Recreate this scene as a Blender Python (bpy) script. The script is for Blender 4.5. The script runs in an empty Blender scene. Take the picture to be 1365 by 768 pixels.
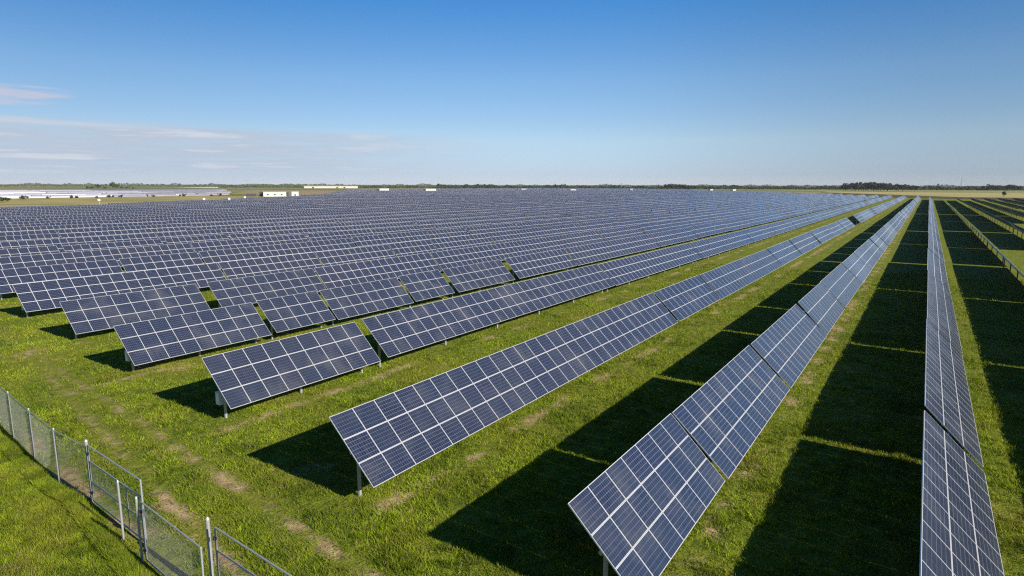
import bpy, bmesh, math, random
import numpy as np
from mathutils import Vector, Matrix

R = math.radians
scene = bpy.context.scene
COL = scene.collection
rng = random.Random(7)

# ------------------------------------------------------------------ camera
CAM_H, YAW, PITCH, ROLL = 11.127, 0.5801, 0.16264, 0.00187
cd = bpy.data.cameras.new('camera'); cam = bpy.data.objects.new('camera', cd); COL.objects.link(cam)
fw = Vector((-math.sin(YAW)*math.cos(PITCH), math.cos(YAW)*math.cos(PITCH), -math.sin(PITCH)))
rt = Vector((math.cos(YAW), math.sin(YAW), 0)); up = rt.cross(fw)
r2 = rt*math.cos(ROLL)+up*math.sin(ROLL); u2 = -rt*math.sin(ROLL)+up*math.cos(ROLL)
cam.matrix_world = Matrix(((r2.x, u2.x, -fw.x, 0), (r2.y, u2.y, -fw.y, 0), (r2.z, u2.z, -fw.z, CAM_H), (0, 0, 0, 1)))
cd.sensor_width = 36; cd.lens = 36*837.58/1365; cd.clip_end = 60000; cd.clip_start = .1
scene.camera = cam
scene.render.engine = 'CYCLES'
scene.cycles.use_denoising = False; scene.cycles.filter_width = 1.25; scene.cycles.sample_clamp_indirect = 4
scene.cycles.max_bounces = 5; scene.cycles.transparent_max_bounces = 6

# ------------------------------------------------------------------ world, sun, exposure
TO_SUN = Vector((5.3, -0.25, 2.75)).normalized()
SUN_EL = math.asin(TO_SUN.z); SUN_ROT = math.atan2(TO_SUN.x, TO_SUN.y)
scene.view_settings.view_transform = 'Standard'; scene.view_settings.look = 'None'
scene.view_settings.gamma = 1; scene.view_settings.use_curve_mapping = False
scene.view_settings.exposure = 0.7
world = bpy.data.worlds.new('World'); scene.world = world; world.use_nodes = True
wn, wl = world.node_tree.nodes, world.node_tree.links
wn.clear()
sky = wn.new('ShaderNodeTexSky'); sky.sky_type = 'NISHITA'; sky.sun_disc = False
sky.sun_elevation = SUN_EL; sky.sun_rotation = SUN_ROT; sky.altitude = 0
sky.air_density = 0.7; sky.dust_density = 0.0; sky.ozone_density = 3.0
bg = wn.new('ShaderNodeBackground'); bg.inputs['Strength'].default_value = 0.051
wo = wn.new('ShaderNodeOutputWorld')
# thin streaky cloud banks low in the west (by direction on the sky dome)
def wmath(op, a, b=None, c=None):
    n = wn.new('ShaderNodeMath'); n.operation = op
    for i, v in enumerate((a, b, c)):
        if v is None: continue
        if isinstance(v, (int, float)): n.inputs[i].default_value = v
        else: wl.new(v, n.inputs[i])
    return n.outputs[0]
def wramp(v, a, b):
    n = wn.new('ShaderNodeMapRange'); n.interpolation_type = 'SMOOTHSTEP'
    wl.new(v, n.inputs[0]); n.inputs[1].default_value = a; n.inputs[2].default_value = b
    return n.outputs[0]
tc = wn.new('ShaderNodeTexCoord'); sp = wn.new('ShaderNodeSeparateXYZ'); wl.new(tc.outputs['Generated'], sp.inputs[0])
el = wmath('ARCSINE', sp.outputs[2]); az = wmath('ARCTAN2', wmath('MULTIPLY', sp.outputs[0], -1), sp.outputs[1])  # radians left of +y
# clear polarised-looking blue: tint the physical sky by elevation and a little by bearing
cr = wn.new('ShaderNodeValToRGB'); wl.new(wmath('DIVIDE', el, .40), cr.inputs[0])
stops = [(0, (.95, .97, 1.28)), (.04, (.97, .98, 1.24)), (.168, (1.50, 1.40, 1.36)), (.39, (1.36, 1.58, 1.63)), (.648, (.71, 1.48, 1.89)), (1, (.45, 1.1, 1.6))]
cr.color_ramp.elements[0].position = 0; cr.color_ramp.elements[1].position = 1
for p_, c_ in stops[1:-1]: cr.color_ramp.elements.new(p_)
for e_, (p_, c_) in zip(cr.color_ramp.elements, stops): e_.color = tuple(v*.5 for v in c_)+(1,)
azf = wmath('MULTIPLY_ADD', wramp(az, .35, 1.3), -.34, 1.0); azf = wmath('MULTIPLY', azf, wmath('MULTIPLY_ADD', wramp(az, .45, -.15), -.2, 1.0))
azf = wmath('MULTIPLY', azf, 2.1)
tv = wn.new('ShaderNodeVectorMath'); tv.operation = 'MULTIPLY'; wl.new(sky.outputs[0], tv.inputs[0]); wl.new(cr.outputs[0], tv.inputs[1])
ts = wn.new('ShaderNodeVectorMath'); ts.operation = 'SCALE'; wl.new(tv.outputs[0], ts.inputs[0]); wl.new(azf, ts.inputs[3])
cb = wn.new('ShaderNodeCombineXYZ'); wl.new(wmath('MULTIPLY', az, 7), cb.inputs[0]); wl.new(wmath('MULTIPLY', el, 95), cb.inputs[1])
nz = wn.new('ShaderNodeTexNoise'); nz.inputs['Scale'].default_value = 1.0; nz.inputs['Detail'].default_value = 7; nz.inputs['Roughness'].default_value = .6
wl.new(cb.outputs[0], nz.inputs['Vector'])
cb2 = wn.new('ShaderNodeCombineXYZ'); wl.new(wmath('MULTIPLY', az, 16), cb2.inputs[0]); wl.new(wmath('MULTIPLY', el, 150), cb2.inputs[1])
nz2 = wn.new('ShaderNodeTexNoise'); nz2.inputs['Scale'].default_value = 1.0; nz2.inputs['Detail'].default_value = 6
wl.new(cb2.outputs[0], nz2.inputs['Vector'])
# broad bank: elevation 1.5 .. 5.6 degrees, fading out to the right
topedge = wmath('ADD', wmath('MULTIPLY', wmath('SUBTRACT', az, 1.2), .012), .081)
band = wmath('MULTIPLY', wramp(wmath('SUBTRACT', topedge, el), -.004, .006), wramp(el, -.01, .035))
band = wmath('MULTIPLY', band, wramp(az, .50, 1.0))
veil = wmath('MULTIPLY', band, wmath('MULTIPLY_ADD', wramp(nz.outputs['Fac'], .32, .60), .50, .46))
rim = wmath('MULTIPLY', wramp(wmath('ABSOLUTE', wmath('SUBTRACT', wmath('SUBTRACT', topedge, el), .004)), .006, .0), wramp(az, 1.0, 1.2))
bright = wmath('MULTIPLY', band, wmath('MINIMUM', 1, wmath('ADD', wramp(nz.outputs['Fac'], .50, .68), wmath('MULTIPLY', rim, .6))))
# small cloud at far left, 7.5 degrees up
de = wmath('DIVIDE', wmath('SUBTRACT', el, .108), .010); da = wmath('DIVIDE', wmath('SUBTRACT', az, 1.235), .045)
blob = wmath('SUBTRACT', 1, wmath('ADD', wmath('MULTIPLY', de, de), wmath('MULTIPLY', da, da)))
puff = wmath('MULTIPLY', wramp(wmath('ADD', blob, wmath('MULTIPLY', wmath('SUBTRACT', nz2.outputs['Fac'], .5), 6.0)), -1.0, 1.0), .75)
mx = wn.new('ShaderNodeMix'); mx.data_type = 'RGBA'; wl.new(veil, mx.inputs[0]); wl.new(ts.outputs[0], mx.inputs[6]); mx.inputs[7].default_value = (5.8, 6.7, 8.2, 1)
mx2 = wn.new('ShaderNodeMix'); mx2.data_type = 'RGBA'; wl.new(wmath('MULTIPLY', bright, .85), mx2.inputs[0]); wl.new(mx.outputs[2], mx2.inputs[6]); mx2.inputs[7].default_value = (7.9, 8.5, 9.5, 1)
mx3 = wn.new('ShaderNodeMix'); mx3.data_type = 'RGBA'; wl.new(puff, mx3.inputs[0]); wl.new(mx2.outputs[2], mx3.inputs[6]); mx3.inputs[7].default_value = (7.2, 7.0, 8.3, 1)
wl.new(mx3.outputs[2], bg.inputs['Color']); wl.new(bg.outputs[0], wo.inputs['Surface'])

sd = bpy.data.lights.new('sun', 'SUN'); sd.energy = 5.0; sd.angle = R(.5); sd.color = (1.0, .93, .82)
so = bpy.data.objects.new('sun', sd); COL.objects.link(so); so.rotation_euler = TO_SUN.to_track_quat('Z', 'Y').to_euler(); so.location = (40, -10, 60)

# ------------------------------------------------------------------ helpers
def tag(o, label=None, cat=None, group=None, kind=None):
    for k, v in (('label', label), ('category', cat), ('group', group), ('kind', kind)):
        if v: o[k] = v
    return o
def link(o, parent=None):
    COL.objects.link(o)
    if parent: o.parent = parent
    return o
def empty(name, loc=(0, 0, 0), rz=0):
    o = bpy.data.objects.new(name, None); o.location = loc; o.rotation_euler = (0, 0, rz); o.empty_display_size = .3
    return link(o)
class MB:
    """collects boxes, bars, tubes and quads; build() links them as one mesh"""
    def __init__(s): s.v, s.f, s.m, s.uv = [], [], [], []
    def face(s, pts, m=0, uv=None):
        i = len(s.v); s.v += [tuple(p) for p in pts]; s.f.append(tuple(range(i, i+len(pts)))); s.m.append(m)
        s.uv += list(uv) if uv else [(0, 0)]*len(pts)
    def hexa(s, c, m=0):
        """8 corners: bottom 4 ccw, top 4 ccw"""
        for q in ((3, 2, 1, 0), (4, 5, 6, 7), (0, 1, 5, 4), (1, 2, 6, 5), (2, 3, 7, 6), (3, 0, 4, 7)):
            s.face([c[k] for k in q], m)
    def box(s, x0, y0, z0, x1, y1, z1, m=0, M=None):
        c = [Vector(p) for p in ((x0, y0, z0), (x1, y0, z0), (x1, y1, z0), (x0, y1, z0), (x0, y0, z1), (x1, y0, z1), (x1, y1, z1), (x0, y1, z1))]
        if M: c = [M @ p for p in c]
        s.hexa(c, m)
    def tube(s, a, b, r, n=8, m=0, r1=None, caps=True):
        a, b = Vector(a), Vector(b); d = (b-a).normalized(); r1 = r if r1 is None else r1
        t = Vector((0, 0, 1)) if abs(d.z) < .9 else Vector((1, 0, 0))
        u = d.cross(t).normalized(); w = d.cross(u)
        ra = [a+(u*math.cos(2*math.pi*k/n)+w*math.sin(2*math.pi*k/n))*r for k in range(n)]
        rb = [b+(u*math.cos(2*math.pi*k/n)+w*math.sin(2*math.pi*k/n))*r1 for k in range(n)]
        for k in range(n):
            j = (k+1) % n; s.face((ra[j], ra[k], rb[k], rb[j]), m)
        if caps: s.face(ra, m); s.face(rb[::-1], m)
    def mesh(s, name, mats):
        me = bpy.data.meshes.new(name); me.from_pydata(s.v, [], s.f)
        for mm in mats: me.materials.append(mm)
        if len(mats) > 1: me.polygons.foreach_set('material_index', s.m)
        if any(u != (0, 0) for u in s.uv):
            l = me.uv_layers.new(name='UVMap'); l.data.foreach_set('uv', np.array(s.uv, np.float32).ravel())
        me.update(); return me
    def build(s, name, mats, parent=None, loc=None):
        if not isinstance(mats, (list, tuple)): mats = [mats]
        o = bpy.data.objects.new(name, s.mesh(name, mats)); link(o, parent)
        if loc: o.location = loc
        return o

# ------------------------------------------------------------------ materials
class NT:
    def __init__(s, name):
        s.mat = bpy.data.materials.new(name); s.mat.use_nodes = True
        s.n, s.l = s.mat.node_tree.nodes, s.mat.node_tree.links
        s.b = s.n['Principled BSDF']
    def put(s, sock, v):
        if isinstance(v, bpy.types.NodeSocket): s.l.new(v, sock)
        elif isinstance(v, tuple) and len(v) == 3 and sock.type == 'RGBA': sock.default_value = (*v, 1)
        else: sock.default_value = v
    def set(s, **k):
        for a, v in k.items(): s.put(s.b.inputs[a.replace('_', ' ')], v)
        return s
    def math(s, op, a, b=None, c=None):
        n = s.n.new('ShaderNodeMath'); n.operation = op
        for i, v in enumerate((a, b, c)):
            if v is not None: s.put(n.inputs[i], v)
        return n.outputs[0]
    def noise(s, vec, scale, detail=3, rough=.5, out=0):
        n = s.n.new('ShaderNodeTexNoise'); s.put(n.inputs['Vector'], vec)
        n.inputs['Scale'].default_value = scale; n.inputs['Detail'].default_value = detail; n.inputs['Roughness'].default_value = rough
        return n.outputs[out]
    def ramp(s, v, a, b, lo=0., hi=1.):
        n = s.n.new('ShaderNodeMapRange'); n.interpolation_type = 'SMOOTHSTEP'
        for i, q in enumerate((v, a, b, lo, hi)): s.put(n.inputs[i], q)
        return n.outputs[0]
    def mix(s, f, a, b):
        n = s.n.new('ShaderNodeMix'); n.data_type = 'RGBA'; s.put(n.inputs[0], f); s.put(n.inputs[6], a); s.put(n.inputs[7], b)
        return n.outputs[2]
    def coord(s, which='Object'): return s.n.new('ShaderNodeTexCoord').outputs[which]
    def pos(s): return s.n.new('ShaderNodeNewGeometry').outputs['Position']
    def xyz(s, v):
        n = s.n.new('ShaderNodeSeparateXYZ'); s.put(n.inputs[0], v); return n.outputs
    def vec(s, x, y, z=0.):
        n = s.n.new('ShaderNodeCombineXYZ')
        for i, q in enumerate((x, y, z)): s.put(n.inputs[i], q)
        return n.outputs[0]
    def bump(s, h, strength=.3, dist=.02):
        n = s.n.new('ShaderNodeBump'); n.inputs['Strength'].default_value = strength; n.inputs['Distance'].default_value = dist
        s.put(n.inputs['Height'], h); s.l.new(n.outputs[0], s.b.inputs['Normal']); return s
    def rand(s): return s.n.new('ShaderNodeObjectInfo').outputs['Random']
    def attr(s, name):
        n = s.n.new('ShaderNodeAttribute'); n.attribute_name = name; return n.outputs['Color']

def simple(name, col, rough=.6, metal=0., var=.15, scale=3., bump=0.):
    t = NT(name); p = t.pos()
    nz = t.noise(p, scale, 4)
    t.set(Base_Color=t.mix(nz, tuple(c*(1-var) for c in col), tuple(min(1, c*(1+var)) for c in col)), Roughness=rough, Metallic=metal)
    if bump: t.bump(t.noise(p, scale*6, 3), bump, .01)
    return t.mat
galv = simple('galvanised_steel', (.39, .40, .41), .48, .45, .18, 5)
rustpost = simple('weathered_steel', (.33, .33, .33), .5, .4, .25, 4)
alu = simple('aluminium_frame', (.60, .60, .60), .35, .25, .06, 2)
dark_steel = simple('dark_steel', (.10, .10, .105), .5, .3, .2, 5)
white_paint = simple('white_paint', (.78, .77, .73), .5, 0, .05, .8)
cream_paint = simple('cream_wall', (.62, .60, .54), .6, 0, .06, .5)
tan_wall = simple('tan_wall', (.5, .46, .38), .6, 0, .06, .1)
grey_roof = simple('grey_roof', (.42, .42, .42), .6, 0, .1, .5)
dark_door = simple('dark_door', (.05, .06, .06), .5, 0, .2, 1)
box_grey = simple('box_paint', (.60, .62, .62), .45, 0, .06, 4)
bark = simple('bark', (.10, .075, .05), .9, 0, .3, 6)

def cell_color(t, u, v, ncu, ncv, jit):
    """poly-silicon cells with pale busbars; u, v run 0..1 over one module"""
    def line(x, n, w):
        f = t.math('ABSOLUTE', t.math('SUBTRACT', t.math('FRACT', t.math('MULTIPLY', x, n)), .5))
        return t.math('GREATER_THAN', f, .5-w)
    lu = line(u, ncu, .045); lv = line(v, ncv, .045)
    cu = t.math('FLOOR', t.math('MULTIPLY', u, ncu)); cv = t.math('FLOOR', t.math('MULTIPLY', v, ncv))
    w = t.n.new('ShaderNodeTexWhiteNoise'); w.noise_dimensions = '3D'; t.l.new(t.vec(cu, cv, jit), w.inputs['Vector'])
    base = t.mix(w.outputs['Value'], (.010, .0135, .030), (.017, .022, .047))
    m = t.math('MAXIMUM', t.math('MULTIPLY', lu, .95), lv)
    return t.mix(t.math('MULTIPLY', m, .55), base, (.20, .235, .31))
def glass_module():
    t = NT('solar_cell_glass'); uv = t.xyz(t.coord('UV')); rnd = t.rand()
    col = cell_color(t, uv[0], uv[1], 10, 6, t.math('MULTIPLY', rnd, 97.))
    col = t.mix(t.math('MULTIPLY', rnd, .75), col, t.mix(.5, col, (.022, .032, .06)))
    dust = t.noise(t.pos(), .6, 4); tone = t.noise(t.pos(), .09, 4, .6)
    col = t.mix(t.ramp(tone, .40, .66, 0., .35), col, (.034, .039, .056))
    x_, y_, z_ = t.xyz(t.pos()); drip = t.noise(t.vec(t.math('MULTIPLY', y_, 9.), t.math('MULTIPLY', z_, .8)), 1., 4, .7)
    col = t.mix(t.ramp(drip, .55, .80, 0., .22), col, (.20, .19, .17))
    t.set(Base_Color=t.mix(t.ramp(dust, .45, .8, 0., .10), col, (.30, .28, .24)), Roughness=t.ramp(dust, .3, .8, .18, .32), IOR=1.55)
    return t.mat
def array_face():
    """a whole table's face: uv in modules, frames and cells by the module"""
    t = NT('solar_array_face'); uv = t.xyz(t.coord('UV')); rnd = t.rand()
    fu, fv = t.math('FRACT', uv[0]), t.math('FRACT', uv[1])
    def edge(x, w): return t.math('GREATER_THAN', t.math('ABSOLUTE', t.math('SUBTRACT', x, .5)), .5-w)
    tone = t.noise(t.pos(), .035, 4, .6)
    fr = t.math('MAXIMUM', edge(fu, .0145), edge(fv, .020))
    iu, iv = t.math('FLOOR', uv[0]), t.math('FLOOR', uv[1])
    w = t.n.new('ShaderNodeTexWhiteNoise'); w.noise_dimensions = '3D'; t.l.new(t.vec(iu, iv, t.math('MULTIPLY', rnd, 57.)), w.inputs['Vector'])
    col = cell_color(t, fu, fv, 10, 6, w.outputs['Value'])
    col = t.mix(t.math('MULTIPLY', w.outputs['Value'], .45), col, t.mix(.5, col, (.024, .032, .06)))
    col = t.mix(t.ramp(tone, .38, .68, 0., .45), col, (.033, .037, .054))
    t.set(Base_Color=t.mix(fr, col, (.60, .60, .61)), Roughness=t.math('MULTIPLY_ADD', fr, .2, t.ramp(tone, .35, .65, .14, .32)), IOR=1.6)
    return t.mat
GLASS, FACE = glass_module(), array_face()
backsheet = simple('backsheet', (.16, .17, .18), .5, 0, .1, 1)  # whitish sheet coloured dark grey, the underside's shade put into the colour

# ------------------------------------------------------------------ ground
RUTS = [(11.60, -.135, -12.5), (10.45, -.20, -20.0), (9.75, -.12, -26.5)]
BARE_X = [-5.0, -14.95, -26.1, -37.8, -49.6]
def ground_mat():
    t = NT('meadow_ground'); p = t.pos(); x, y, z = t.xyz(p)
    big = t.noise(p, .018, 4); mid = t.noise(p, .22, 4, .6); fine = t.noise(p, 2.6, 5, .65); tiny = t.noise(p, 11., 3, .6)
    streak = t.noise(t.vec(t.math('MULTIPLY', x, 1.3), t.math('MULTIPLY', y, .13)), 1.2, 4, .6)
    g = t.mix(t.ramp(fine, .30, .70), (.050, .078, .004), (.185, .22, .014))
    g = t.mix(t.ramp(mid, .40, .66), g, t.mix(t.ramp(tiny, .3, .7), (.085, .115, .006), (.205, .21, .020)))
    g = t.mix(t.ramp(streak, .48, .75, 0., .55), g, (.225, .205, .028))
    # worn and dry spots
    w1 = t.math('ADD', mid, t.math('MULTIPLY', t.math('SUBTRACT', fine, .5), .45))
    bare = t.ramp(w1, .64, .74, 0., .75)
    # two wheel ruts by the fence, and the dry strip under the fence
    rut = None
    for (y0, sl, x0) in RUTS:
        yc = t.math('MULTIPLY_ADD', t.math('SUBTRACT', x, x0), sl, y0)
        d = t.math('ABSOLUTE', t.math('SUBTRACT', y, t.math('ADD', yc, t.math('MULTIPLY', t.math('SUBTRACT', mid, .5), 1.6))))
        r = t.ramp(t.math('ADD', d, t.math('MULTIPLY', t.math('SUBTRACT', fine, .5), 1.5)), .10, .42, 1., 0.)
        rut = r if rut is None else t.math('MAXIMUM', rut, r)
    rut = t.math('MULTIPLY', rut, t.math('MULTIPLY', t.ramp(x, -46., -24., .25, 1.), t.ramp(x, -4., -9.)))
    rut = t.math('MULTIPLY', rut, t.ramp(t.noise(p, .40, 4, .6), .43, .60, .05, 1.))
    under = None
    for bx in BARE_X:
        d = t.math('ABSOLUTE', t.math('ADD', t.math('SUBTRACT', x, bx), t.math('MULTIPLY', t.math('SUBTRACT', mid, .5), 1.2)))
        r = t.ramp(t.math('ADD', d, t.math('MULTIPLY', t.math('SUBTRACT', fine, .5), .8)), .12, .60, 1., 0.)
        under = r if under is None else t.math('MAXIMUM', under, r)
    under = t.math('MULTIPLY', under, t.math('MULTIPLY', t.ramp(y, 12., 15.), t.ramp(t.noise(p, .45, 3), .46, .60)))
    rut = t.math('MAXIMUM', rut, t.math('MULTIPLY', under, .8))
    dirt = t.mix(t.ramp(fine, .3, .7), (.25, .165, .085), (.50, .36, .20))
    g = t.mix(t.math('MAXIMUM', bare, t.math('MULTIPLY', rut, .95)), g, dirt)
    # far farmland
    d2 = t.math('SQRT', t.math('ADD', t.math('MULTIPLY', x, x), t.math('MULTIPLY', y, y)))
    farm = t.mix(t.ramp(t.noise(t.vec(t.math('MULTIPLY', x, .4), y), .0016, 3), .40, .60), (.13, .145, .05), (.25, .205, .09))
    g = t.mix(t.ramp(d2, 700., 1100.), g, farm)
    t.set(Base_Color=g, Roughness=.95, Specular_IOR_Level=.15)
    t.bump(t.math('ADD', fine, t.math('MULTIPLY', tiny, .6)), .9, .10)
    return t.mat
ground = MB()
ground.face([(-30000, -6000, 0), (30000, -6000, 0), (30000, 40000, 0), (-30000, 40000, 0)])
tag(ground.build('ground', ground_mat()), kind='structure')

def sheet(name, pts, z, col, col2, scale, kind='structure'):
    t = NT(name+'_surface'); n = t.noise(t.pos(), scale, 4)
    t.set(Base_Color=t.mix(t.ramp(n, .35, .65), col, col2), Roughness=.95, Specular_IOR_Level=.1)
    m = MB(); m.face([(x, y, z) for x, y in pts]); return tag(m.build(name, t.mat), kind=kind)
# farmland beyond the far hedge, seen at a grazing angle
sheet('straw_field', [(-150, 1160), (30, 760), (520, 700), (760, 900), (330, 1190), (-160, 1330)], .10, (.33, .28, .10), (.38, .31, .13), .006)
sheet('green_field', [(-620, 1900), (-160, 1335), (330, 1195), (765, 905), (1400, 1510), (2600, 3000), (-900, 3300)], .10, (.17, .20, .06), (.26, .25, .09), .004)
sheet('brown_field', [(-60, 700), (60, 640), (480, 620), (520, 698), (30, 758), (-150, 1150)], .12, (.10, .070, .035), (.06, .065, .02), .02)
sheet('dirt_yard', [(-470, 440), (-520, 395), (-700, 450), (-1150, 800), (-900, 800)], .10, (.30, .22, .13), (.24, .20, .09), .02)
sheet('dry_verge', [(-318, 60), (-318, 140), (-345, 200), (-440, 345), (-512, 415), (-540, 400), (-590, 330), (-592, 190), (-585, 60)], .05, (.36, .29, .12), (.22, .21, .07), .03)
def bearing(px, depth):
    a = YAW-math.atan((px-682.5)/837.6); return -math.sin(a)*depth, math.cos(a)*depth
sheet('pale_road', [bearing(235, 2500), bearing(290, 2050), bearing(400, 2050), bearing(520, 2350), bearing(400, 2700)], .3, (.80, .76, .70), (.66, .62, .56), .01)

# ------------------------------------------------------------------ solar tables
TILT = R(44.6); CT, ST = math.cos(TILT), math.sin(TILT)
PT = [TILT, CT, ST]          # tilt of the table being built
def set_tilt(a): PT[:] = [a, math.cos(a), math.sin(a)]
W3 = 3.0
def build_module(two):
    """one framed module, local x down the slope, y along the row, z out of the face"""
    L, T = .988, .995
    g = MB(); i, j = L/2-.017, T/2-.014
    g.face([(-i, -j, .012), (i, -j, .012), (i, j, .012), (-i, j, .012)], 0, [(0, 1), (0, 0), (1, 0), (1, 1)][0:0] or [(0, 0), (0, 1), (1, 1), (1, 0)])
    g.face([(-i, j, -.012), (i, j, -.012), (i, -j, -.012), (-i, -j, -.012)], 1)
    fr = MB(); a, b = L/2, T/2
    fr.box(-a, -b, -.02, -i, b, .02); fr.box(i, -b, -.02, a, b, .02)
    fr.box(-i, -b, -.02, i, -j, .02); fr.box(-i, j, -.02, i, b, .02)
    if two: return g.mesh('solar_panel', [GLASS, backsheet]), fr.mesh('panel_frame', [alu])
    off = len(g.v); g.v += fr.v; g.f += [tuple(k+off for k in q) for q in fr.f]; g.m += [2]*len(fr.f); g.uv += fr.uv
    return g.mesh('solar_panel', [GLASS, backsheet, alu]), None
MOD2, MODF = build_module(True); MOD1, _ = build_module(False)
def face_pt(s, t, h, zh): return Vector((s*PT[1]+h*PT[2], t, zh-s*PT[2]+h*PT[1]))
def array_mb(m, x, y, zh, L, n, thick=.04, M=(0, 1, 2)):
    """a slab of modules; x = high edge"""
    o = Vector((x, y, 0))
    c = [o+face_pt(s, t, h, zh) for h in (-thick/2, thick/2) for s, t in ((0, 0), (W3, 0), (W3, L), (0, L))]
    m.face([c[4], c[5], c[6], c[7]], M[0], [(0, 0), (0, 3), (n, 3), (n, 0)])
    m.face([c[3], c[2], c[1], c[0]], M[1])
    for q in ((0, 1, 5, 4), (1, 2, 6, 5), (2, 3, 7, 6), (3, 0, 4, 7)): m.face([c[k] for k in q], M[2])
def post_mesh(h, mat):
    m = MB(); m.tube((0, 0, -.15), (0, 0, h), .07, 8); m.box(-.09, -.1, h-.10, .09, .1, h+.06)
    return m.mesh('post', [mat])
POST = {}
def table(xh, y0, y1, zh, detail, pitch_post=6.0, box=False):
    """origin on the ground under the torque tube at the near end"""
    L = y1-y0; n = max(1, round(L/1.08)); xc = 1.5*PT[1]; zc = zh-1.5*PT[2]
    if detail == 0:
        m = MB(); array_mb(m, -xc, 0, zh, L, n)
        k = max(2, round(L/8)+1)
        for q in range(k):
            yy = .5+(L-1.)*q/(k-1); m.box(-.06, yy-.06, 0, .06, yy+.06, zc-.13, 3)
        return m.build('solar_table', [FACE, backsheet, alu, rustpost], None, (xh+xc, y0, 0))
    root = empty('solar_table', (xh+xc, y0, 0))
    if detail >= 2:
        p = L/n
        for q in range(n):
            for s in range(3):
                o = bpy.data.objects.new('solar_panel', MOD2 if detail == 3 else MOD1); link(o, root)
                c = face_pt(s+.5, (q+.5)*p, 0, zh); o.location = (c.x-xc, c.y, c.z)
                o.rotation_euler = (0, PT[0], 0); o.scale = (1, p, 1)
                if detail == 3: link(bpy.data.objects.new('panel_frame', MODF), o)
        for s in (1, 2):
            m = MB(); M = Matrix.Translation(face_pt(s, 0, -.045, zh)-Vector((xc, 0, 0))) @ Matrix.Rotation(PT[0], 4, 'Y')
            m.box(-.045, .05, -.02, .045, L-.05, .02, 0, M); m.build('mounting_rail', alu, root)
    else:
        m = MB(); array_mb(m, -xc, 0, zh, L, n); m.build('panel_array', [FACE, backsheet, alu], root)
    t = MB(); o = face_pt(1.5, 0, -.15, zh)-Vector((xc, 0, 0))
    t.tube(o+Vector((0, .1, 0)), o+Vector((0, L-.1, 0)), .065, 8); t.build('torque_tube', galv, root)
    hp = round(zc-.13, 1) if detail == 1 else round(zc-.13, 2)
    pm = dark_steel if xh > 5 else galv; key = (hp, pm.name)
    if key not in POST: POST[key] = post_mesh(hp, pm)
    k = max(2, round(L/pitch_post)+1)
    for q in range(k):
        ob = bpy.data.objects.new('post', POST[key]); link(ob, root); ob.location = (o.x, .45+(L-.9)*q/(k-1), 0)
        if detail >= 2:
            b = MB(); yy = 0
            M = Matrix.Translation(Vector((0, 0, hp+.04))) @ Matrix.Rotation(PT[0], 4, 'Y')
            b.box(-1.25, yy-.03, .02, 1.25, yy+.03, .075, 0, M); b.build('crossbeam', galv, ob)
    if box:
        b = MB(); b.box(-.62, .30, .62, -.30, .62, 1.22); b.box(-.63, .29, 1.22, -.29, .63, 1.25); b.box(-.30, .42, .85, -.06, .50, .92)
        bo = b.build('inverter_box', box_grey, root)
        d = MB(); d.box(-.57, .285, .68, -.35, .298, 1.16); d.build('door', white_paint, bo)
    return root

# rows: high-edge x, high-edge z, list of (start, end)
def brk(start, ends, w=.16, wide={}):
    out = []; a = start
    for e in ends:
        g = wide.get(e, w); out.append((a, e-g/2)); a = e+g/2
    return out
ROWS = {}
def rnd_ends(a, end, lo, hi, r):
    L = []
    while a < end-4:
        a += r.uniform(lo, hi); L.append(min(a, end))
    return L
def far_end(x):
    return 600-1.9*x if x > -80 else 752-1.45*(x+80)
def cont(ends, end, r, lo=18, hi=30): return ends+rnd_ends(ends[-1], end, lo, hi, r)
ROWS[0] = (.63, 2.35, brk(13.6, cont([29.2, 49.5, 78.5, 107, 143, 185, 245, 300], 610, rng, 40, 60), .3, {29.2: .45, 107: 1.1, 185: 1.6, 300: 2.2}))
ROWS[1] = (-7.27, 2.75, brk(13.85, cont([21.95, 34.3, 48.6, 60.4, 76.9, 90, 103, 116, 129, 150, 171, 205, 244, 285], 640, rng, 30, 45), .36, {21.95: .13, 34.3: .5, 103: .9, 171: 1.}))
ROWS[2] = (-17.22, 2.93, brk(14.3, [46.2, 57.9, 87.6, 103.1, 123.1, 144.7, 164.3, 185], .42, {57.9: .45, 103.1: .5, 144.7: .6})
           + brk(200, cont([231, 263, 398], 640, rng, 40, 60), .4))
ROWS[3] = (-28.38, 2.91, brk(16.2, cont([26.2, 59.6, 90, 122, 145, 168, 190, 214, 256, 340], 660, rng), .4, {26.2: .6}))
ROWS[4] = (-40.03, 2.75, brk(17.6, cont([27.05, 32.75, 41.8, 47.9, 58.9, 73.6, 104.5], 680, rng), .3, {27.05: .38, 32.75: .3, 47.9: .6, 58.9: 1.0}))
ROWS[5] = (-51.83, 2.70, brk(19.4, cont([30.1, 42], 700, rng, 9, 22), .22, {30.1: 1.0}))
ROWS[6] = (-63.75, 2.74, brk(20.6, cont([39, 52], 720, rng, 9, 24), .22))
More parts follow.
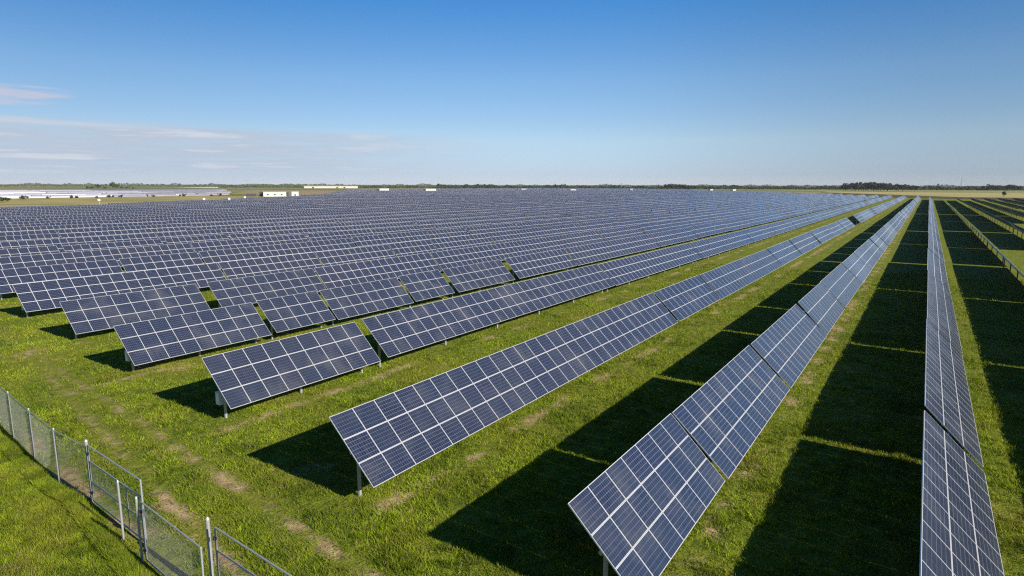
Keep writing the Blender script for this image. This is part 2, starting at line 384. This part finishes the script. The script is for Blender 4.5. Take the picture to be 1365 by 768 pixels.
for k in range(7, 78):
    x = -63.75-(k-6)*12.0; zh = 2.75+rng.uniform(-.07, .07)
    y0 = max(14-.115*x, -x/3.15-40); e = far_end(x)
    # left boundary of the main field
    if x < -300: y0 = max(y0, 130+(-x-300)*1.75 if -x < 430 else 357+(-x-430)*1.0)
    if e-y0 < 20: continue
    ends = rnd_ends(y0, min(e, 1500), 9 if k < 20 else 16, 26 if k < 20 else 34, rng)
    ais = 180+rng.uniform(-4, 4)+(-x-120)*.02
    wide = {}
    segs = []; a_ = y0
    for e_ in ends:
        g_ = rng.choice((.2, .3, .3, .45, .7, 1.3)); segs.append((a_, e_-g_/2)); a_ = e_+g_/2
    if 9 <= k <= 25:   # service aisle across the rows
        s2 = []
        for (a, b) in segs:
            if b < ais or a > ais+9: s2.append((a, b)); continue
            if ais-a > 3: s2.append((a, ais))
            if b-(ais+9) > 3: s2.append((ais+9, b))
        segs = s2
    ROWS[k] = (x, zh, segs)
XR = {-1: 8.62, -2: 16.6, -3: 25.2, -4: 33.5, -5: 42, -6: 50.5, -7: 59, -8: 67.5}
for k, x in XR.items():
    off = 0 if k >= -2 else rng.uniform(-3, 3)
    ROWS[k] = (x, 2.5 if k == -1 else 2.69, brk(13.6, [e+off for e in cont([28.3, 48.6, 76.6, 109.5, 139.5, 190, 242, 300], 585, rng, 40, 60)], .32, {109.5+off: 1.4, 190+off: 1.9, 300+off: 2.4}))

ORD = 'first second third fourth fifth sixth seventh eighth ninth tenth eleventh twelfth'.split()
def cam_xy(p):
    d = Vector(p)-Vector((0, 0, CAM_H)); z = d.dot(fw)
    if z < 1: return None
    return 682.5+837.6*d.dot(r2)/z, 384-837.6*d.dot(u2)/z
cand = []
for k, (x, zh, segs) in ROWS.items():
    for i, (a, b) in enumerate(segs):
        pts = [cam_xy((x+sx, yy, zz)) for yy in np.linspace(a, b, 7) for sx, zz in ((0, zh), (W3*CT, zh-W3*ST))]
        inn = [q for q in pts if q and -5 < q[0] < 1370 and q[1] < 773]
        q = [w for w in pts if w]
        vis = len(inn)/14
        area = 0
        if inn:
            d = math.hypot(x, (a+b)/2); area = vis*(b-a)*3/d**2*(1 if k >= 0 else .6)
        cand.append((area, k, i, x, zh, a, b, vis))
cand.sort(reverse=True)
seen = [c for c in cand if c[0] > 0]
indiv = seen[:292]; keep = set((c[1], c[2]) for c in indiv)
stuff_mb = MB(); nmod = 0
jr = random.Random(11)
def jitter(k, i, x, zh, a):
    amp = .12 if k == -1 else .3 if k <= 0 else .9 if k <= 8 else 1.5
    T = TILT+R(max(-2.2, min(2.2, jr.gauss(0, amp))))
    dz = jr.gauss(0, .03)
    if k >= 5 and a > 60: dz += .30*math.sin(a*.021+k*.55)*math.sin(k*.31+a*.006+1.)
    if k in (1, 2, 3, 4) and i == 0: T, dz = TILT+R((k % 2)*.5), 0
    xp, zp = x+1.5*CT+jr.gauss(0, .03), zh-1.5*ST+dz
    return T, xp-1.5*math.cos(T), zp+1.5*math.sin(T)
for (area, k, i, x, zh, a, b, vis) in cand:
    T, x, zh = jitter(k, i, x, zh, a); set_tilt(T)
    if (k, i) not in keep:
        if k < 0 and vis == 0 and a < 60 or vis > 0 or (k >= 0):
            array_mb(stuff_mb, x, a, zh, b-a, max(1, round((b-a)/1.08)))
            if math.hypot(x, a) < 260:
                n = max(2, round((b-a)/8)+1)
                for q in range(n):
                    yy = a+.5+(b-a-1)*q/(n-1); xx = x+1.5*PT[1]
                    stuff_mb.box(xx-.06, yy-.06, 0, xx+.06, yy+.06, zh-1.5*PT[2]-.13, 3)
        continue
    d = math.hypot(x+1, max(a, min(b, 0)))
    ncol = max(1, round((b-a)/1.08))
    if 0 <= k <= 6 and d < 34 and ncol <= 33: det = 3
    elif 0 <= k <= 6 and d < 62 and ncol <= 33: det = 2
    elif d < 150: det = 1
    else: det = 0
    t = table(x, a, b, zh, det, 8.5 if k < 0 else 6.0, box=(i == 0 and k in (3, 4, 6)))
    if k >= 0 and k <= 8 and i < 12:
        lab = f'blue solar table, {ORD[i]} from the near end of the {ORD[k]} sunlit row from the right'
        grp = 'solar tables in the near rows'
    elif k in (-1, -2) and i < 12:
        lab = f'solar table, {ORD[i]} from the near end of the {ORD[-k-1]} row showing its underside'
        grp = 'solar tables seen from behind at the right edge'
    elif k < 0:
        lab = 'dark backed solar table far along the rows seen from behind at the right'
        grp = 'far solar tables seen from behind'
    elif k <= 8:
        lab = 'solar table far along one of the long sunlit rows, small towards the horizon'
        grp = 'solar tables at the far end of the long rows'
    else:
        lab = 'small blue solar table packed among others in the dense middle distance'
        grp = 'solar tables in the dense middle of the field'
    tag(t, lab, 'solar table', grp)
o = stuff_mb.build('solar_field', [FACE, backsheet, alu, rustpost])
tag(o, 'mass of distant blue solar tables filling the field to the horizon', 'solar field', 'distant solar tables', 'stuff')

# ------------------------------------------------------------------ fence and gates
def wires(m, a, b, z0, z1, sp=.07, r=.0018):
    """chain-link: straight diagonal wires both ways between two posts"""
    a, b = Vector((*a, 0)), Vector((*b, 0)); L = (b-a).length; u = (b-a)/L; H = z1-z0
    nrm = Vector((-u.y, u.x, 0))
    for sgn in (1, -1):
        c = -H if sgn > 0 else 0
        end = L if sgn > 0 else L+H
        while c < end:
            # line s = c + sgn*z'
            zs = sorted(((0-c)/sgn, (L-c)/sgn)); lo, hi = max(0, zs[0]), min(H, zs[1])
            if hi-lo > .02:
                p = a+u*(c+sgn*lo)+Vector((0, 0, z0+lo))+nrm*.003*sgn; q = a+u*(c+sgn*hi)+Vector((0, 0, z0+hi))+nrm*.003*sgn
                m.tube(p, q, r, 3, caps=False)
            c += sp
def fpost(parent, x, y, h, r=.035, cap=True):
    m = MB(); m.tube((x, y, -.2), (x, y, h), r, 10)
    if cap: m.tube((x, y, h), (x, y, h+.04), r*1.15, 10, 0, r*.4)
    return m.build('post', galv, parent)
FP = [(-50, 12.1), (-46.5, 11.65), (-43.1, 11.25), (-39.7, 10.85), (-36.3, 10.4), (-33.0, 10.0), (-29.76, 9.62), (-26.5, 9.25), (-23.95, 9.2)]
fence = empty('chain_link_fence', (0, 0, 0))
tag(fence, 'chain link fence on thin steel posts, left of the gates in the corner', 'fence')
for (x, y) in FP[:-1]: fpost(fence, x, y, 2.12)
for (a, b) in zip(FP[:-1], FP[1:]):
    m = MB(); wires(m, a, b, .04, 2.05); m.build('wire_mesh', galv, fence)
    m = MB(); m.tube((*a, 2.07), (*b, 2.07), .012, 6); m.build('top_wire', galv, fence)
def gate(label, A, B, rails, top, mesh_top, ends=(1, 1), bottom=.14, mid=None):
    g = empty('gate', (A[0], A[1], 0)); tag(g, label, 'gate')
    d = Vector((B[0]-A[0], B[1]-A[1], 0)); m = MB()
    for z in rails: m.tube((0, 0, z), d+Vector((0, 0, z)), .024, 8)
    m.tube((0, 0, bottom), (0, 0, top), .028, 8); m.tube(d+Vector((0, 0, bottom)), d+Vector((0, 0, top)), .028, 8)
    for q in (mid or []): m.tube(d*q+Vector((0, 0, bottom)), d*q+Vector((0, 0, mesh_top)), .02, 8)
    m.build('frame', galv, g)
    w = MB(); wires(w, (0, 0), (d.x, d.y), bottom, mesh_top); w.build('wire_mesh', galv, g)
    for z in (.4, top-.35):
        h = MB(); h.box(-.05, -.05, z, .04, .05, z+.09); h.build('hinge', dark_steel, g)
    l = MB(); l.box(d.x-.06, d.y-.07, 1.0, d.x+.05, d.y+.05, 1.16); l.build('latch', dark_steel, g)
    return g
gate('steel gate leaf with a tall open top bay, beside the left tall post', (-23.6, 9.17), (-19.35, 8.83), (.14, .85, 1.62, 2.2), 2.2, 1.62, mid=(.72,))
gate('lower mesh gate leaf standing ajar between the gateposts', (-18.42, 8.36), (-14.7, 7.98), (.14, 1.98), 1.98, 1.98)
gate('mesh gate leaf right of the right tall post, cut by the photo edge', (-14.95, 8.53), (-11.5, 8.28), (.14, 1.55, 2.2), 2.2, 1.55)
def gatepost(label, x, y, h, r):
    m = MB(); m.tube((x, y, -.2), (x, y, h), r, 12); m.tube((x, y, h), (x, y, h+.06), r*1.12, 12, 0, r*.5)
    o = m.build('gate_post', galv); tag(o, label, 'gate post', 'gate posts along the fence')
gatepost('tall pale gate post where the fence meets the first gate leaf', -23.85, 9.24, 2.26, .055)
gatepost('short round steel post halfway along the first gate leaf', -20.35, 8.62, 1.96, .034)
gatepost('steel post between the tall topped leaf and the lower gate leaf', -18.62, 8.33, 2.04, .036)
gatepost('tall gate post at the far right, between two gate leaves', -15.4, 8.6, 2.26, .055)

# ------------------------------------------------------------------ grass
def grass_mat():
    t = NT('grass_blades'); c = t.attr('tint'); x = t.xyz(c)
    p = t.pos(); mid = t.noise(p, .22, 4, .6)
    col = t.mix(x[0], (.044, .090, .003), (.335, .430, .022))
    col = t.mix(t.ramp(mid, .42, .68, 0., .45), col, (.29, .26, .03))
    col = t.mix(t.ramp(t.noise(p, .75, 4, .65), .52, .74, 0., .55), col, (.27, .205, .075))
    col = t.mix(t.ramp(t.noise(p, .13, 3), .50, .66, 0., .5), col, (.07, .125, .008))
    col = t.mix(t.math('MULTIPLY', t.math('GREATER_THAN', x[1], .90), .8), col, (.28, .22, .10))
    t.set(Base_Color=col, Roughness=.8, Specular_IOR_Level=.08)
    tr = t.n.new('ShaderNodeBsdfTranslucent'); t.put(tr.inputs[0], t.mix(.4, col, (.17, .21, .008)))
    ms = t.n.new('ShaderNodeMixShader'); ms.inputs[0].default_value = .3
    t.l.new(t.b.outputs[0], ms.inputs[1]); t.l.new(tr.outputs[0], ms.inputs[2])
    t.l.new(ms.outputs[0], t.n['Material Output'].inputs['Surface']); return t.mat
GR = grass_mat()
def rut_mask(x, y):
    m = np.zeros_like(x)
    for y0, sl, x0 in RUTS:
        d = np.abs(y-(y0+(x-x0)*sl)); m = np.maximum(m, np.clip(1.15-d/.75, 0, 1)*((x > -50) & (x < -8)))
    for bx in BARE_X: m = np.maximum(m, .75*np.clip(1.1-np.abs(x-bx)/.55, 0, 1)*(y > 14)*(vnoise(x, y, .5, 9) > .45))
    return m
def blades(name, x, y, h, w, lean, seed, label, tone=None):
    r = np.random.default_rng(seed); n = len(x)
    a = r.uniform(0, 2*np.pi, n); l = r.uniform(0, 2*np.pi, n); hh = h*r.uniform(.55, 1.25, n); ww = w*r.uniform(.6, 1.3, n)
    dx, dy = np.cos(a)*ww/2, np.sin(a)*ww/2; ox, oy = np.cos(l)*lean*hh, np.sin(l)*lean*hh
    v = np.empty((n, 3, 3), np.float32)
    v[:, 0] = np.stack([x-dx, y-dy, np.full(n, -.01)], -1); v[:, 1] = np.stack([x+dx, y+dy, np.full(n, -.01)], -1)
    v[:, 2] = np.stack([x+ox, y+oy, hh], -1)
    me = bpy.data.meshes.new(name); me.vertices.add(3*n); me.loops.add(3*n); me.polygons.add(n)
    me.vertices.foreach_set('co', v.ravel()); me.loops.foreach_set('vertex_index', np.arange(3*n, dtype=np.int32))
    me.polygons.foreach_set('loop_start', np.arange(0, 3*n, 3, dtype=np.int32)); me.polygons.foreach_set('loop_total', np.full(n, 3, np.int32))
    at = me.color_attributes.new('tint', 'FLOAT_COLOR', 'POINT')
    tint = np.zeros((n, 3, 4), np.float32); tint[..., 0] = r.random((n, 1)) if tone is None else np.clip(tone+r.normal(0, .27, n), 0, 1)[:, None]; tint[..., 1] = r.random((n, 1)); tint[..., 3] = 1
    at.data.foreach_set('color', tint.ravel())
    me.materials.append(GR); me.update(); me.validate()
    o = link(bpy.data.objects.new(name, me)); tag(o, label, 'grass', None, 'stuff'); return o
nr = np.random.default_rng(3)
def vnoise(x, y, s, seed):
    r = np.random.default_rng(seed); g = r.random((256, 256)); x, y = x*s, y*s
    xi, yi = np.floor(x).astype(int), np.floor(y).astype(int); fx, fy = x-xi, y-yi
    fx, fy = fx*fx*(3-2*fx), fy*fy*(3-2*fy); G = lambda i, j: g[i % 256, j % 256]
    return (G(xi, yi)*(1-fx)+G(xi+1, yi)*fx)*(1-fy)+(G(xi, yi+1)*(1-fx)+G(xi+1, yi+1)*fx)*fy
def scatter(N, dmin, dmax):
    """points inside the view wedge, thinning with distance"""
    u = nr.random(N); d = 1/((1/dmin)*(1-u)+(1/dmax)*u) if False else np.exp(np.log(dmin)+u*(np.log(dmax)-np.log(dmin)))
    az = nr.uniform(R(-12), R(80), N)
    return -np.sin(az)*d, np.cos(az)*d, d
x, y, d = scatter(1250000, 11, 95)
cl = .35*vnoise(x, y, .8, 1)+.35*vnoise(x, y, 2.1, 4)+.30*vnoise(x, y, 4.7, 2)
keepm = nr.random(len(x)) < np.clip((cl-.22)*2.4, .12, 1)*(1-.97*rut_mask(x, y))
x, y, d, cl = x[keepm], y[keepm], d[keepm], cl[keepm]
blades('meadow_grass', x, y, .04+.24*cl**1.8, .016+.0006*d, .7, 11, 'short green meadow grass growing over the ground between the rows', np.clip(.5+1.5*(.5*vnoise(x, y, 2.9, 21)+.5*vnoise(x, y, .6, 22)-.5), 0, 1))
# ranker growth outside the fence and along its foot
n = 260000
fx = nr.uniform(-38, -9, n); fl = np.interp(fx, [p[0] for p in FP]+[-18.5, -9], [p[1] for p in FP]+[8.3, 8.2])
yy = fl-.25-np.abs(nr.normal(0, 1.0, n))*nr.choice([.35, 3.0], n, p=[.35, .65])
ht = np.where(fl-yy < .7, .24, .12)*(.6+.8*vnoise(fx, yy, .9, 5))
blades('verge_grass', fx, yy, ht, .024, .55, 12, 'lush taller grass on the verge outside the chain link fence', np.clip(.5+1.6*(.6*vnoise(fx, yy, 2.3, 31)+.4*vnoise(fx, yy, 5.5, 32)-.5), 0, 1))

# ------------------------------------------------------------------ far objects
def kiosk(label, px, depth_xy, w, h, dp, name='transformer_kiosk', cat='kiosk', wall=None, grp='white kiosks among the panels'):
    x, y = depth_xy; rz = math.atan2(-x, y)   # long side towards the lane it faces
    k = empty(name, (x, y, 0), R(33)); tag(k, label, cat, grp)
    m = MB(); m.box(-w/2, -dp/2, 0, w/2, dp/2, h); m.build('body', wall or white_paint, k)
    m = MB(); m.box(-w/2-.2, -dp/2-.2, h, w/2+.2, dp/2+.2, h+.25); m.build('roof', grey_roof, k)
    for q in (-.32, .12):
        m = MB(); m.box(w*q, -dp/2-.06, .2, w*q+1.1, -dp/2-.005, min(2.3, h-.4)); m.build('door', dark_door, k)
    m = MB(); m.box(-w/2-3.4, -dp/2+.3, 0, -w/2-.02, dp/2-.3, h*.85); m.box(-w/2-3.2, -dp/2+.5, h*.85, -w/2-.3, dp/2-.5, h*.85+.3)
    m.build('shaded_end', dark_door, k); return k  # the kiosk's shaded left side, put in as a dark coloured block
K = [((-667, 676), 13, 5.6, 'long low white kiosk, leftmost of the white kiosks among the panels'),
     ((-588, 688), 14, 5.5, 'large white kiosk with a dark shaded end, second from left among the panels'),
     ((-620, 985), 9, 4.2, 'white kiosk with a dark end near the far tree line, centre of the horizon'),
     ((-500, 950), 9, 4.0, 'white kiosk right of centre, lying low before the straw field'),
     ((-475, 1140), 5, 4.2, 'small white kiosk further right, close before the field edge'),
     ((-335, 1180), 5, 4.0, 'small pale kiosk, last but one towards the right at the field edge'),
     ((-283, 1135), 5, 4.2, 'small white kiosk, rightmost of the kiosks at the field edge')]
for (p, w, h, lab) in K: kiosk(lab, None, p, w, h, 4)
b = empty('site_building', (-512, 376, 0), R(50)); tag(b, 'long cream flat roofed site building at the left edge of the panels', 'building')
m = MB(); m.box(-10, -4, 0, 10, 4, 4.2); m.build('wall', cream_paint, b)
m = MB(); m.box(-10.3, -4.3, 4.2, 10.3, 4.3, 4.5); m.build('roof', grey_roof, b)
for q in (-6, 0, 6): m = MB(); m.box(q-.8, -4.06, 1.2, q+.8, -4.005, 2.4); m.build('window', dark_door, b)
b = empty('site_hut', (-499, 388.5, 0), R(50)); tag(b, 'small cream hut just right of the long site building', 'hut')
m = MB(); m.box(-3, -3, 0, 3, 3, 4.4); m.build('wall', cream_paint, b)
m = MB(); m.box(-3.2, -3.2, 4.4, 3.2, 3.2, 4.7); m.build('roof', grey_roof, b)
m = MB(); m.box(-.6, -3.06, .1, .6, -3.005, 2.3); m.build('door', dark_door, b)
def container(label, x, y, w, h):
    c = empty('dark_container', (x, y, 0), R(50)); tag(c, label, 'container', 'dark containers by the site building')
    m = MB(); m.box(-w/2, -1.3, .15, w/2, 1.3, h)
    for q in range(int(w/.5)): m.box(-w/2+.1+q*.5, -1.36, .3, -w/2+.35+q*.5, -1.302, h-.2)
    m.build('body', dark_door, c); m = MB()
    for sx in (-1, 1): m.box(sx*w/2-.04, -1.25, .25, sx*w/2+.04, -.05, h-.1); m.box(sx*w/2-.04, .05, .25, sx*w/2+.04, 1.25, h-.1)
    m.build('door', rustpost, c)
container('dark low container at the far left of the site building', -528, 362, 9, 2.6)
container('taller dark container touching the left end of the site building', -521, 369, 5.5, 4.2)
container('dark container in the gap between site building and small hut', -503.6, 383, 3.2, 4.0)
wh = empty('warehouse', (-1560, 1350, 0), R(52)); tag(wh, 'very long low white warehouse on the horizon left of centre', 'warehouse')
m = MB(); m.box(-80, -15, 0, 80, 15, 6); m.build('wall', tan_wall, wh)
m = MB(); m.box(-81, -16, 6, 81, 16, 6.8); m.build('roof', white_paint, wh)
for q in (-3, 1, 2.2): m = MB(); m.box(q*18-3, -15.2, 0, q*18+3, -15.02, 4); m.build('door', dark_door, wh)

# white dots: small cabinets on poles above the panels, far left middle
for (x, y, z, lab) in ((-305, 196, 3.4, 'white cabinet on a pole above the far left panels, the brightest dot'),
                       (-318, 190, 3.2, 'white cabinet on a pole, just left of the brightest dot'),
                       (-345, 232, 3.2, 'white cabinet on a pole, further back than the two brighter dots'),
                       (-342, 150, 3.1, 'small white cabinet on a pole, leftmost above the far panels')):
    c = empty('pole_cabinet', (x, y, 0), R(55)); tag(c, lab, 'cabinet', 'white cabinets above the far panels')
    m = MB(); m.tube((0, 0, 0), (0, 0, z), .1, 8); m.build('pole', galv, c)
    m = MB(); m.box(-.5, -.3, z-.1, .5, .3, z+.7); m.build('body', white_paint, c)
    m = MB(); m.box(-.55, -.35, z+.7, .55, .35, z+.76); m.build('roof', white_paint, c)

# pale crop tunnels beyond the field at the far left
film = simple('white_film', (.74, .74, .75), .4, 0, .06, .2); pale = simple('pale_film', (.38, .38, .42), .5, 0, .15, .08); shade = simple('grey_shade_net', (.22, .21, .24), .5, 0, .2, .08)
def tunnel(x, y0, y1, r, mat, label, grp):
    t = empty('crop_tunnel', (x, y0, 0)); m = MB(); n = 8; L = y1-y0
    pts = [(r*math.cos(math.pi*k/n), .75*r*math.sin(math.pi*k/n)) for k in range(n+1)]
    for (a, b) in zip(pts[:-1], pts[1:]): m.face([(a[0], 0, a[1]), (a[0], L, a[1]), (b[0], L, b[1]), (b[0], 0, b[1])][::-1])
    m.face([(p[0], 0, p[1]) for p in pts]); m.face([(p[0], L, p[1]) for p in pts][::-1]); m.build('cover', mat, t)
    d = MB(); d.box(-.8, -.06, 0, .8, -.01, .6*r); d.build('door', dark_door, t)
    tag(t, label, 'crop tunnel', grp)
for i in range(22):
    x = -604-i*27.; ya = 120-i*.5+rng.uniform(-12, 12); yend = 385+(-x-600)*.62+rng.uniform(-25, 10)
    n = 8; L = (yend-ya)/n
    for q in range(n):
        f = (q+.5)/n+rng.uniform(-.22, .22)
        mat, nm, grp = ((film, 'white film', 'white crop tunnels') if f < .36 else (pale, 'pale grey film', 'pale crop tunnels') if f < .62 else (shade, 'grey netted', 'grey crop tunnels'))
        tunnel(x+rng.uniform(-3, 3), ya+q*L, ya+(q+1)*L-rng.uniform(2, 5), rng.uniform(2.0, 2.7), mat, f'low {nm} crop tunnel in the pale block far off at the left', grp)

# lattice mast and small mast on the horizon
def mast(label, x, y, h, w):
    k = empty('lattice_mast', (x, y, 0)); tag(k, label, 'mast', 'thin masts on the horizon')
    m = MB(); n = 10
    for sx, sy in ((-1, -1), (1, -1), (1, 1), (-1, 1)): m.tube((sx*w, sy*w, 0), (sx*w*.25, sy*w*.25, h), .28, 4)
    for q in range(n):
        z0, z1 = h*q/n, h*(q+1)/n; a, c = w*(1-.75*q/n), w*(1-.75*(q+1)/n)
        for (p1, p2) in (((-1, -1), (1, -1)), ((1, -1), (1, 1)), ((1, 1), (-1, 1)), ((-1, 1), (-1, -1))):
            m.tube((p1[0]*a, p1[1]*a, z0), (p2[0]*c, p2[1]*c, z1), .14, 4)
    m.build('lattice', rustpost, k)
    m = MB(); m.box(-.9, -.9, h*.80, .9, .9, h*.80+2.2); m.tube((0, 0, h), (0, 0, h+4), .15, 5); m.build('antenna', rustpost, k)
mast('thin lattice mast standing on the right horizon', 82, 2400, 38, 2.2)
mast('tiny mast on the horizon right of the middle', -1000, 2300, 22, 2.0)

# ------------------------------------------------------------------ trees
def leaf_mat(name, c0, c1):
    t = NT(name); p = t.pos(); n = t.noise(p, .35, 3); x = t.xyz(t.attr('tint'))
    col = t.mix(x[0], c0, c1); col = t.mix(t.ramp(n, .4, .65, 0., .4), col, tuple(c*1.5 for c in c1))
    t.set(Base_Color=col, Roughness=.8, Specular_IOR_Level=.2); return t.mat
LEAF = [leaf_mat('broadleaf_foliage', (.030, .046, .014), (.070, .092, .026)), leaf_mat('dark_foliage', (.020, .032, .014), (.042, .058, .022))]
def leaf_mesh(name, c, rad, mat, size, seed):
    """leaf clumps: c centres (n,3)"""
    r = np.random.default_rng(seed); n = len(c); v = np.empty((n, 4, 3), np.float32)
    a = r.normal(size=(n, 3)); a /= np.linalg.norm(a, axis=1)[:, None]; b = np.cross(a, r.normal(size=(n, 3))); b /= np.linalg.norm(b, axis=1)[:, None]
    s = (size*r.uniform(.6, 1.4, n))[:, None]
    v[:, 0] = c-a*s; v[:, 1] = c-b*s*.7; v[:, 2] = c+a*s; v[:, 3] = c+b*s*.7
    me = bpy.data.meshes.new(name); me.vertices.add(4*n); me.loops.add(4*n); me.polygons.add(n)
    me.vertices.foreach_set('co', v.ravel()); me.loops.foreach_set('vertex_index', np.arange(4*n, dtype=np.int32))
    me.polygons.foreach_set('loop_start', np.arange(0, 4*n, 4, dtype=np.int32)); me.polygons.foreach_set('loop_total', np.full(n, 4, np.int32))
    at = me.color_attributes.new('tint', 'FLOAT_COLOR', 'POINT'); t = np.ones((n, 4, 4), np.float32); t[..., :3] = r.random((n, 1, 1))
    at.data.foreach_set('color', t.ravel()); me.materials.append(mat); me.update(); me.validate(); return me
def crown_pts(n, h, w, seed, low=.15):
    r = np.random.default_rng(seed); P = []
    k = 9; cs = [(r.uniform(-.5, .5)*w, r.uniform(-.5, .5)*w, h*r.uniform(low+.2, .8), w*r.uniform(.22, .38)) for _ in range(k)]
    for i in range(n):
        q = cs[r.integers(k)]; d = r.normal(size=3); d /= np.linalg.norm(d); rr = q[3]*r.uniform(.5, 1.)
        p = np.array(q[:3])+d*rr*np.array([1, 1, .9]); p[2] = np.clip(p[2], h*low*.7, h); P.append(p)
    return np.array(P)
TREE = []
for i in range(5):
    h = 10.; w = 6.5 if i else 8.
    TREE.append((leaf_mesh('crown', crown_pts(700, h, w, 20+i, .05 if i > 2 else .14), 0, LEAF[i % 2], .55, 40+i), h))
tm = MB(); tm.tube((0, 0, -.2), (.1, 0, 4.2), .38, 8, 0, .2)
for a in range(4): tm.tube((.1, 0, 3.2+.2*a), (1.9*math.cos(a*1.7), 1.9*math.sin(a*1.7), 6+.3*a), .14, 6, 0, .05)
TRUNK = tm.mesh('trunk', [bark])
def tree(x, y, h, label, grp=None, v=0, sx=1., name='tree', cat='tree'):
    t = empty(name, (x, y, 0), rng.uniform(0, 6)); tag(t, label, cat, grp); s = h/10.
    for (nm, me) in (('crown', TREE[v][0]), ('trunk', TRUNK)):
        o = bpy.data.objects.new(nm, me); link(o, t); o.scale = (s*sx, s*sx, s) if nm == 'crown' else (s, s, s)
    return t
def at(px, depth):
    """ground point on a bearing from the lens position, for laying out the far things"""
    a = YAW-math.atan((px-682.5)/837.6); return -math.sin(a)*depth, math.cos(a)*depth
x, y = at(157, 1700); tree(x, y, 19, 'round leafy tree standing alone left on the horizon, the largest there', None, 0, 1.05)
x, y = at(137.5, 1750); tree(x, y, 13, 'smaller loose tree just left of the round lone tree', None, 3, .8)
for px, h in ((124, 5.5), (130, 6), (146, 5), (168, 5.5), (176, 5), (184, 4)):
    x, y = at(px, 1750); tree(x, y, h*1.1, 'low bush in the green line beside the lone round tree', 'bushes beside the lone tree', rng.choice((3, 4)), 1.8, 'bush', 'bush')
for q in range(11):
    px = 886+q*3.6+rng.uniform(-1, 1); x, y = at(px, 1750+rng.uniform(-60, 60))
    tree(x, y, 16.5-5*(q/10)+rng.uniform(-2, 2), 'dark tree in the small clump on the horizon right of the centre', 'trees of the small dark clump', rng.choice((1, 3)), 1.3)
for q in range(30):
    px = 1119+q*3.3+rng.uniform(-1.5, 1.5); x, y = at(px, 1500+rng.uniform(-60, 60))
    hh = 15.5+4.0*math.exp(-((px-1150)/26)**2)-3.5*max(0, (px-1185)/30)+rng.uniform(-1.5, 1)
    tree(x, y, hh, 'dark tree in the long clump behind the far row ends', 'trees of the long dark clump', rng.choice((1, 3)), 1.1)
for q in range(12):
    px = 1310+q*3.5+rng.uniform(-1.5, 1.5); x, y = at(px, 1900+rng.uniform(-80, 80))
    tree(x, y, 14+rng.uniform(-4, 2.5), 'dark tree in the loose clump at the right end of the horizon', 'trees of the right hand clump', rng.choice((1, 3)), 1.2)
x, y = at(1331, 800); tree(x, y, 6.5, 'pale grey green tree standing before the brown strip at far right', None, 4, .7)
for px, hh, dd in ((722, 5, 1500), (734, 6, 1500), (1246, 9, 1900), (1251, 8, 1900)):
    x, y = at(px, dd); tree(x, y, hh, 'small dark bush standing on the far field line', 'bushes on the far field line', 3, 1.2, 'bush', 'bush')
# little bushes along the near edge of the pale tunnels
for px in (36, 38, 70, 101, 108, 134, 150, 166, 209, 250, 286, 297):
    a = YAW-math.atan((px-682.5)/837.6); dd = 560+px*.3
    tree(-math.sin(a)*dd, math.cos(a)*dd, rng.uniform(2., 3.4), 'little dark bush in the grass strip before the pale tunnels', 'bushes before the pale tunnels', 3, 1.3, 'bush', 'bush')
for px, dd in ((-6, 470), (2, 480), (9, 492), (15, 505)):
    x, y = at(px, dd); tree(x, y, 4.4-px*.08, 'rounded green shrub at the left edge of the photo', 'shrubs at the left edge', 4, 1.7, 'shrub', 'shrub')

# the far wood along the horizon: one unbroken mass
def wood(n, d0, d1, az0, az1, h0, mat, seed, name, label):
    r = np.random.default_rng(seed); a = r.uniform(az0, az1, n); d = r.uniform(d0, d1, n)
    bump = .25+.55*vnoise(a*90, a*0, 1., seed)+.45*vnoise(a*420, a*0+3, 1., seed+1)*vnoise(a*30, a*0+9, 1., seed+2)
    z = r.random(n)**.8*h0*bump
    c = np.stack([-np.sin(a)*d, np.cos(a)*d, z], -1)
    me = leaf_mesh(name, c, 0, mat, 2.4, seed); o = link(bpy.data.objects.new(name, me)); tag(o, label, 'woodland', None, 'stuff'); return o
wood(26000, 1900, 2150, R(-14), R(40), 13, LEAF[1], 5, 'woodland', 'dark band of far woodland along the right half of the horizon')
wood(30000, 2150, 2450, R(30), R(58), 9, LEAF[0], 6, 'woodland', 'hazy green band of far woodland along the left half of the horizon')
wood(26000, 3200, 3600, R(-14), R(78), 17, LEAF[0], 8, 'woodland', 'lowest and most distant bluish tree band on the horizon')

# ------------------------------------------------------------------ air between here and the horizon
def haze():
    m = MB(); m.box(-6000, -300, -1, 3000, 7000, 60)
    mat = bpy.data.materials.new('haze_air'); mat.use_nodes = True; nt = mat.node_tree; nt.nodes.clear()
    v = nt.nodes.new('ShaderNodeVolumePrincipled'); v.inputs['Color'].default_value = (.80, .88, 1, 1); v.inputs['Density'].default_value = .000035
    v.inputs['Anisotropy'].default_value = .0
    o = nt.nodes.new('ShaderNodeOutputMaterial'); nt.links.new(v.outputs[0], o.inputs['Volume'])
    tag(m.build('haze', mat), kind='stuff')
haze()
